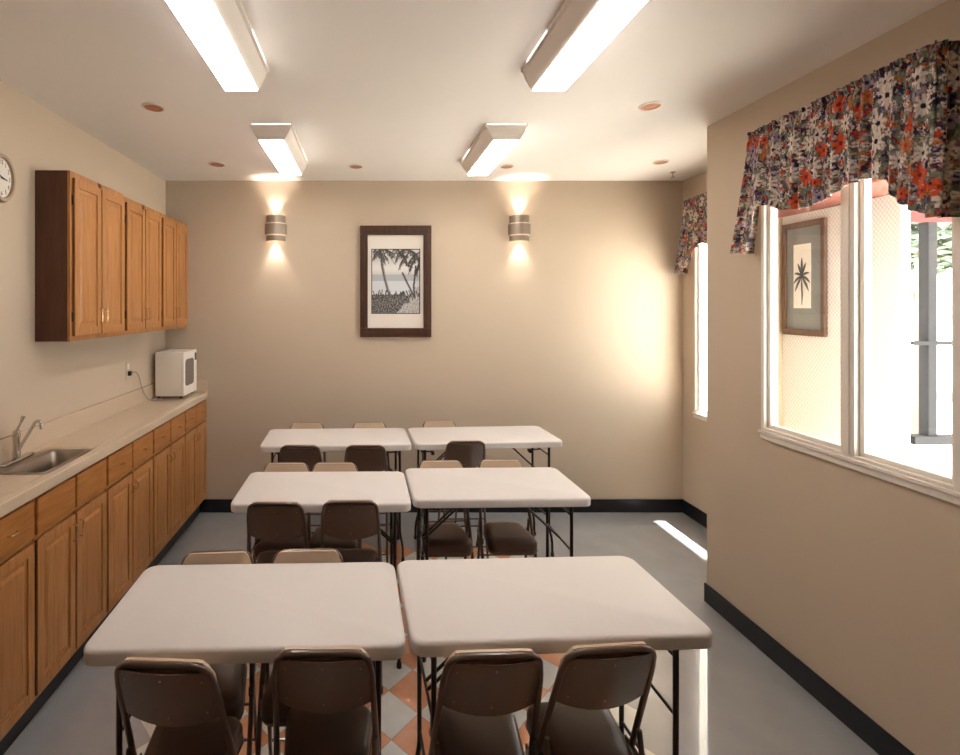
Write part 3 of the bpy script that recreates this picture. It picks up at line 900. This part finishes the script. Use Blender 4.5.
# ------------------------------------------------------------------ windows
def sash(b, x0, x1, y0, y1, z0, z1, w, bev=.003):
    box(b, x0, x1, y0, y0+w, z0, z1, bev); box(b, x0, x1, y1-w, y1, z0, z1, bev)
    box(b, x0, x1, y0+w, y1-w, z0, z0+w, bev); box(b, x0, x1, y0+w, y1-w, z1-w, z1, bev)
def window(name, x, y0, y1, z0, z1, mull, lab):
    t = thing(name, lab, 'window', (x, (y0+y1)/2, z0)); t['kind'] = 'structure'
    b = BM(); sash(b, x-.014, x+.035, y0, y1, z0, z1, .022); obj('window_frame', b, M['vinylwhite'], t)
    ys = []
    if mull:
        b = BM(); box(b, x-.018, x+.05, mull-.033, mull+.033, z0+.022, z1-.022, .004); box(b, x-.024, x-.016, mull-.012, mull+.012, z0+.022, z1-.022, .002)
        obj('window_mullion', b, M['vinylwhite'], t)
        ys = [(y0+.022, mull-.033), (mull+.033, y1-.022)]
    else: ys = [(y0+.022, y1-.022)]
    for a, c in ys:
        b = BM(); sash(b, x+.006, x+.04, a, c, z0+.022, z1-.022, .022); s = obj('window_sash', b, M['white'], t)
        b = BM(); box(b, x+.022, x+.025, a+.02, c-.02, z0+.042, z1-.042); obj('window_pane', b, M['glass'], s)
    b = BM(); box(b, x-.024, x+.03, y0-.012, y1+.012, z0-.012, z0+.006, .004, 3); box(b, x-.015, x+.02, y0-.006, y1+.006, z0-.045, z0-.012, .004, 3)
    obj('window_sill', b, M['vinylwhite'], t)
window('window_1', XR, WY0, WY1, WZ0, WZ1, 2.222, 'wide white two-pane window in the stepped right wall')
window('window_2', XA, AY0, AY1, AZ0, AZ1, None, 'tall bright window in the far recess, mostly hidden by the stepped wall')

# ------------------------------------------------------------------ floral valances
def floral(W, Hh, seed, ppm):
    rnd = random.Random(seed); img = np.zeros((Hh, W, 3))
    cols = {k: np.array(s2l(tuple(v/255 for v in c))) for k, c in dict(
        bg=(84, 88, 80), dk=(40, 38, 48), gr=(120, 124, 106), navy=(46, 44, 80), pur=(98, 82, 112), lil=(166, 146, 158), wht=(226, 210, 196), crm=(196, 176, 154),
        red=(184, 62, 42), org=(214, 88, 52), tan=(186, 118, 74), mar=(122, 40, 44)).items()}
    for y in range(Hh):
        for x in range(W):
            v = noise.noise(Vector((x*.16, y*.07, seed))); q = noise.noise(Vector((x*.42, y*.2, seed+9)))
            img[y, x] = cols['gr'] if v > .12 else cols['bg'] if v > -.12 else cols['navy'] if q > .05 else cols['dk']
            if q > .30: img[y, x] = cols['crm']*.8
            elif q < -.34: img[y, x] = cols['mar']
    def flower(cx, cy, rad, n, c1, c2, cen, rot):
        x0, x1, y0, y1 = int(cx-rad), int(cx+rad)+1, int(cy-rad*1.35), int(cy+rad*1.35)+1
        for y in range(max(0, y0), min(Hh, y1)):
            for x in range(max(0, x0), min(W, x1)):
                dx, dy = (x-cx)/rad, (y-cy)/rad/1.35; rr = math.hypot(dx, dy); a = math.atan2(dy, dx)+rot
                pet = (.45+.55*abs(math.cos(n*a/2)))*(.85+.35*noise.noise(Vector((x*.25, y*.25, cx))))
                if rr < pet:
                    if rr < .2: img[y, x] = cols[cen]
                    else:
                        e = abs(math.cos(n*a/2))+.5*noise.noise(Vector((x*.5, y*.3, cy))); sh = .62+.34*min(1, max(0, e))
                        img[y, x] = (cols[c1] if (e > .55 or rr < .55) else cols[c2])*sh
    for _ in range(int(W*Hh/(ppm*ppm)*2200)):
        k = rnd.random(); cx, cy = rnd.uniform(0, W), rnd.uniform(0, Hh)
        flower(cx, cy, ppm*rnd.uniform(.006, .015), rnd.choice((4, 5, 6)), *rnd.choice((('wht', 'crm', 'dk'), ('lil', 'pur', 'wht'), ('pur', 'navy', 'lil'), ('red', 'mar', 'org'), ('crm', 'lil', 'mar'), ('tan', 'org', 'mar'), ('gr', 'dk', 'bg'), ('wht', 'lil', 'pur'))), rnd.random()*6)
    spots = []
    N = int(W*Hh/(ppm*ppm)*95)
    for _ in range(N*6):
        if len(spots) >= N: break
        cx, cy = rnd.uniform(0, W), rnd.uniform(0, Hh)
        if all(math.hypot(cx-a, cy-c) > ppm*.056 for a, c in spots): spots.append((cx, cy))
    for i, (cx, cy) in enumerate(spots):
        k = rnd.random(); rot = rnd.random()*6
        if k < .44: flower(cx, cy, ppm*rnd.uniform(.032, .046), rnd.choice((8, 9, 10)), 'wht', 'crm', 'dk', rot)
        elif k < .70: flower(cx, cy, ppm*rnd.uniform(.022, .040), 5, 'org', 'red', 'mar', rot)
        elif k < .80: flower(cx, cy, ppm*rnd.uniform(.026, .036), 6, 'tan', 'org', 'red', rot)
        else: flower(cx, cy, ppm*rnd.uniform(.024, .036), 5, 'lil', 'pur', 'navy', rot)
    return img
def interp(tab, x):
    if x <= tab[0][0]: return tab[0][1]
    for (a, va), (c, vc) in zip(tab, tab[1:]):
        if x <= c:
            t_ = (x-a)/(c-a); t_ = t_*t_*(3-2*t_); return va+(vc-va)*t_
    return tab[-1][1]
def valance(name, lab, xw, y0, y1, top, prof, nx, nz, seed, depth=.10):
    """cloth on a curtain rod, returning to the wall at both ends; prof: bottom height over y"""
    L1 = depth; L2 = y1-y0; Lt = L1*2+L2; ppm = 300
    img = floral(int(Lt*1.35*ppm), int(.75*ppm), seed, ppm)
    ih, iw = img.shape[:2]
    vs, fs, cs = [], [], []
    ph = [random.Random(seed).uniform(0, 6) for _ in range(4)]
    for j in range(nz+1):
        for i in range(nx+1):
            s = Lt*i/nx; t_ = j/nz
            if s < L1: bx, by, nxn, nyn = xw-s, y1, 0, 1
            elif s < L1+L2: bx, by, nxn, nyn = xw-L1, y1-(s-L1), -1, 0
            else: bx, by, nxn, nyn = xw-L1+(s-L1-L2), y0, 0, -1
            zb = interp(prof, by)
            z = top + (zb-top)*t_
            d = top-z
            z += .03*(1-t_)*(y1-by)/L2
            # folds: fine gathers at the header, looser lower down
            hd = math.exp(-((d-.035)/.02)**2)*.008
            amp = .006 + .010*min(1, d/.35)
            f = .7*amp*(math.sin(s*92+ph[0]+1.3*math.sin(s*17)) + .55*math.sin(s*151+ph[1]+d*3)) + .004*math.exp(-d/.08)*math.sin(s*320+ph[2])
            edge = min(s, Lt-s)/.03
            f *= min(1, edge)
            fl = .05*(d/.6)**1.5 if (by > y1-.12 or by < y0+.12) else .02*(d/.6)
            ey = .07*(d/.65)**1.6*max(0, 1-(y1-by)/.12)
            bx -= (fl*.5 if s > .02 and Lt-s > .02 else 0) - 0
            z += .003*math.sin(s*200+ph[3])*(1 if j == 0 else 0)
            f2 = f-hd
            x = bx+nxn*f2 ; y = by+nyn*f2 + ey
            if x > xw-.004: x = xw-.004
            vs.append((x, y, z))
            c = img[min(ih-1, int(d/.75*ih)), min(iw-1, int((s*1.3)/(Lt*1.35)*iw))]
            cs.append((c[0], c[1], c[2], 1))
    w = nx+1
    for j in range(nz):
        for i in range(nx): fs.append((j*w+i, j*w+i+1, (j+1)*w+i+1, (j+1)*w+i))
    o0 = Vector((xw, (y0+y1)/2, top))
    me = bpy.data.meshes.new(name); me.from_pydata([tuple(Vector(v)-o0) for v in vs], [], fs)
    ca = me.color_attributes.new('Col', 'FLOAT_COLOR', 'POINT'); ca.data.foreach_set('color', np.array(cs).ravel())
    me.polygons.foreach_set('use_smooth', [True]*len(me.polygons)); me.materials.append(M['cloth'])
    t = thing(name, lab, 'valance', tuple(o0), 0, 'floral window valances')
    o = bpy.data.objects.new('gathered_cloth', me); C.objects.link(o); o.parent = t
    sm = o.modifiers.new('thick', 'SOLIDIFY'); sm.thickness = .002; sm.offset = 0
    b = BM(); tube(b, fillet([(xw, y1-.022, top-.04), (xw-depth+.026, y1-.022, top-.04), (xw-depth+.026, y0+.022, top-.04), (xw, y0+.022, top-.04)], .02, 4), .006, 8)
    obj('curtain_rod', b, M['white'], t, True)
prof1 = [(1.80, 2.335), (1.825, 2.355), (1.85, 2.37), (1.90, 2.404), (1.955, 2.46), (1.99, 2.535), (2.05, 2.551), (2.14, 2.546), (2.2, 2.515), (2.30, 2.488), (2.38, 2.485), (2.48, 2.50), (2.56, 2.545), (2.60, 2.55), (2.635, 2.42), (2.66, 2.33), (2.70, 2.305), (2.75, 2.30)]
valance('window_valance', 'gathered floral valance in orange, white and navy over the wide right window', XR, 1.805, 2.705, 2.985, prof1, 520, 190, 11)
prof2 = [(3.58, 2.30), (3.64, 2.32), (3.70, 2.5), (3.80, 2.55), (3.98, 2.46), (4.15, 2.55), (4.27, 2.50), (4.31, 2.36), (4.35, 2.30), (4.42, 2.30)]
valance('window_valance', 'floral valance over the bright window in the far recess', XA, 3.58, 4.40, 2.975, prof2, 300, 100, 23, .085)

# ------------------------------------------------------------------ outside
b = BM(); box(b, XA-20, XA+60, -40, 60, -.14, -.07)
struct('ground', b, M['concrete'], label='pale sunlit paving outside the windows', cat='ground')
XP, YP, ZP = 2.72, 2.40, 2.575        # porch side wall, glazed face, ceiling height
b = BM(); box(b, XP, XP+.05, YP, YJ-.081, -.07, ZP)
struct('porch_wall', b, M['lattice'], label='white diamond-patterned wall seen through the wide window', cat='wall')
b = BM(); box(b, XR+WT+.001, XP+.05, 1.7, YJ-.081, ZP, ZP+.05)
struct('porch_ceiling', b, M['slats'], label='brick red slatted porch ceiling behind the valance', cat='ceiling')
b = BM(); box(b, XP+.051, 4.3, YP, YP+.05, 2.424, ZP+.05)
struct('porch_header', b, M['pinkwood'], label='salmon painted header above the outer glazing', cat='header')
b = BM(); box(b, XP+.051, 4.5, 1.95, 3.0, ZP+.051, ZP+.10)  # out-of-view roof inferred from the shaded header, added to shade posts and rails
struct('porch_shade_roof', b, M['stucco'], label='unseen porch roof slab added to shade the outer glazing', cat='roof')
b = BM(); box(b, XP+.051, 4.3, YP, YP+.05, -.07, 1.29)
struct('porch_parapet', b, M['stucco'], label='white low wall under the outer glazing', cat='wall')
t = thing('outer_window_frame', 'grey metal window frame beyond the wide window, with post and rail', 'window frame', (XP+.3, YP+.02, 1.29))
b = BM(); box(b, XP+.06, 4.3, YP-.012, YP+.045, 1.29, 1.33); obj('bottom_rail', b, M['greymetal'], t)
b = BM(); box(b, XP+.06, 4.3, YP-.002, YP+.03, 1.795, 1.815); obj('middle_rail', b, M['greymetal'], t)
for px in (2.865, 3.40, 3.94):
    b = BM(); box(b, px, px+.045, YP+.002, YP+.047, 1.325, 2.424, .003); obj('post', b, M['greymetal'], t)
# unseen eave, added to narrow the sun strip from the recess window
b = BM(); box(b, XA+.101, XA+.50, YJ+.02, YB+.5, H+.06, H+.12)
struct('shade_eave', b, M['stucco'], label='unseen eave added to trim the sun through the recess window', cat='roof')

# framed palm print on the porch wall
y0, y1, z0, z1 = 2.78, 3.066, 1.81, 2.52
t = thing('framed_palm_print', 'brown framed palm tree print on the white wall seen through the window', 'picture', (XP, (y0+y1)/2, (z0+z1)/2))
b = BM(); f = .026
for (a, c, d, e) in ((y0, y1, z0, z0+f*1.5), (y0, y1, z1-f*1.5, z1), (y0, y0+f, z0+f, z1-f), (y1-f, y1, z0+f, z1-f)): box(b, XP-.022, XP, a, c, d, e, .004)
obj('frame', b, M['tanwood'], t)
b = BM(); box(b, XP-.010, XP-.002, y0+f, y1-f, z0+f, z1-f); obj('mat_board', b, M['gmat'], t)
b = BM(); box(b, XP-.012, XP-.010, y0+.095, y1-.075, z0+.17, z1-.14); obj('print', b, M['paper'], t)
b = BM(); yc = (y0+.095+y1-.075)/2; zc = z0+.37
def leafpoly(pts, w):
    vs = [Vector((XP-.0135, p[0], p[1])) for p in pts]
    L_, R_ = [], []
    n = len(vs)
    for i, v in enumerate(vs):
        d = (vs[min(i+1, n-1)]-vs[max(i-1, 0)]).normalized(); q = Vector((0, -d.z, d.y)); ww = w*math.sin(PI*(i+.35)/(n-.3))
        L_.append(b.verts.new(v+q*ww)); R_.append(b.verts.new(v-q*ww))
    for i in range(n-1): b.faces.new((L_[i], L_[i+1], R_[i+1], R_[i]))
leafpoly([(yc, z0+.19), (yc-.003, z0+.25), (yc, z0+.31), (yc, zc)], .006)
for a in (-35, -5, 25, 60, 90, 120, 155, 185, 215):
    ca, sa = math.cos(R(a)), math.sin(R(a)); pts = []
    for k in range(6):
        u = k/5; pts.append((yc+ca*.056*u, zc+sa*.115*u - .035*u*u*abs(ca)))
    leafpoly(pts, .008)
obj('palm_drawing', b, M['ink'], t)

# trees outside
def tree(x, y, h, r, seed, lab):
    rnd = random.Random(seed); t = thing('garden_tree', lab, 'tree', (x, y, -.07), 0, 'trees outside the window')
    b = BM(); tube(b, [(x, y, -.07), (x+.05, y, h*.3), (x, y, h*.6)], [.12, .09, .05], 10); 
    for k in range(5):
        a = rnd.uniform(0, 2*PI); tube(b, [(x, y, h*.45), (x+math.cos(a)*r*.6, y+math.sin(a)*r*.6, h*.75)], [.05, .02], 8)
    obj('trunk', b, M['bark'], t, True)
    b = BM()
    for k in range(2600):
        a = rnd.uniform(0, 2*PI); ph = math.acos(rnd.uniform(-1, 1)); q = r*rnd.uniform(.35, 1)**.5
        q *= .8+.3*noise.noise(Vector((math.cos(a)*2, math.sin(a)*2, ph*2+seed)))
        c = Vector((x+q*math.sin(ph)*math.cos(a), y+q*math.sin(ph)*math.sin(a), h*.78+q*.7*math.cos(ph)))
        m_ = Matrix.Rotation(rnd.uniform(0, 6), 3, 'Z') @ Matrix.Rotation(rnd.uniform(0, 6), 3, 'X')
        vs = [b.verts.new(c+m_ @ Vector(p)) for p in ((-.09, 0, 0), (0, -.04, 0), (.09, 0, .02), (0, .04, 0))]
        b.faces.new(vs)
    obj('foliage', b, M['leaf'], t)
tree(8.1, 6.9, 3.9, 1.0, 3, 'pale green garden tree seen at the top of the right window pane')
tree(14.5, 10.2, 4.2, 1.6, 8, 'garden tree farther off beyond the right window pane')

# ------------------------------------------------------------------ light
w = bpy.data.worlds.new('World'); scn.world = w; w.use_nodes = True
nt = w.node_tree; bg = nt.nodes['Background']
bg.inputs['Color'].default_value = (.93, .97, 1, 1); bg.inputs['Strength'].default_value = 8.2
S = bpy.data.lights.new('sun', 'SUN'); S.energy = 55; S.angle = R(1.2); S.color = (1, .98, .95)
so = bpy.data.objects.new('sun', S); C.objects.link(so); so.location = (6, -2, 8)
d = Vector((-.27, .02, -1)); so.rotation_euler = d.to_track_quat('-Z', 'Y').to_euler()

# ------------------------------------------------------------------ camera (level, shifted lens)
cam = bpy.data.cameras.new('camera'); co = bpy.data.objects.new('camera', cam); C.objects.link(co)
co.location = (0, 0, 2.0); co.rotation_euler = (PI/2, 0, 0)
cam.sensor_fit = 'HORIZONTAL'; cam.sensor_width = 36; cam.lens = 470/960*36
cam.shift_x = (480-368)/960; cam.shift_y = -(377.5-305)/960
cam.clip_start = .02; cam.clip_end = 200
scn.camera = co
vs_ = scn.view_settings
vs_.view_transform = 'Standard'; vs_.look = 'None'; vs_.gamma = 1; vs_.exposure = .28
vs_.use_curve_mapping = False
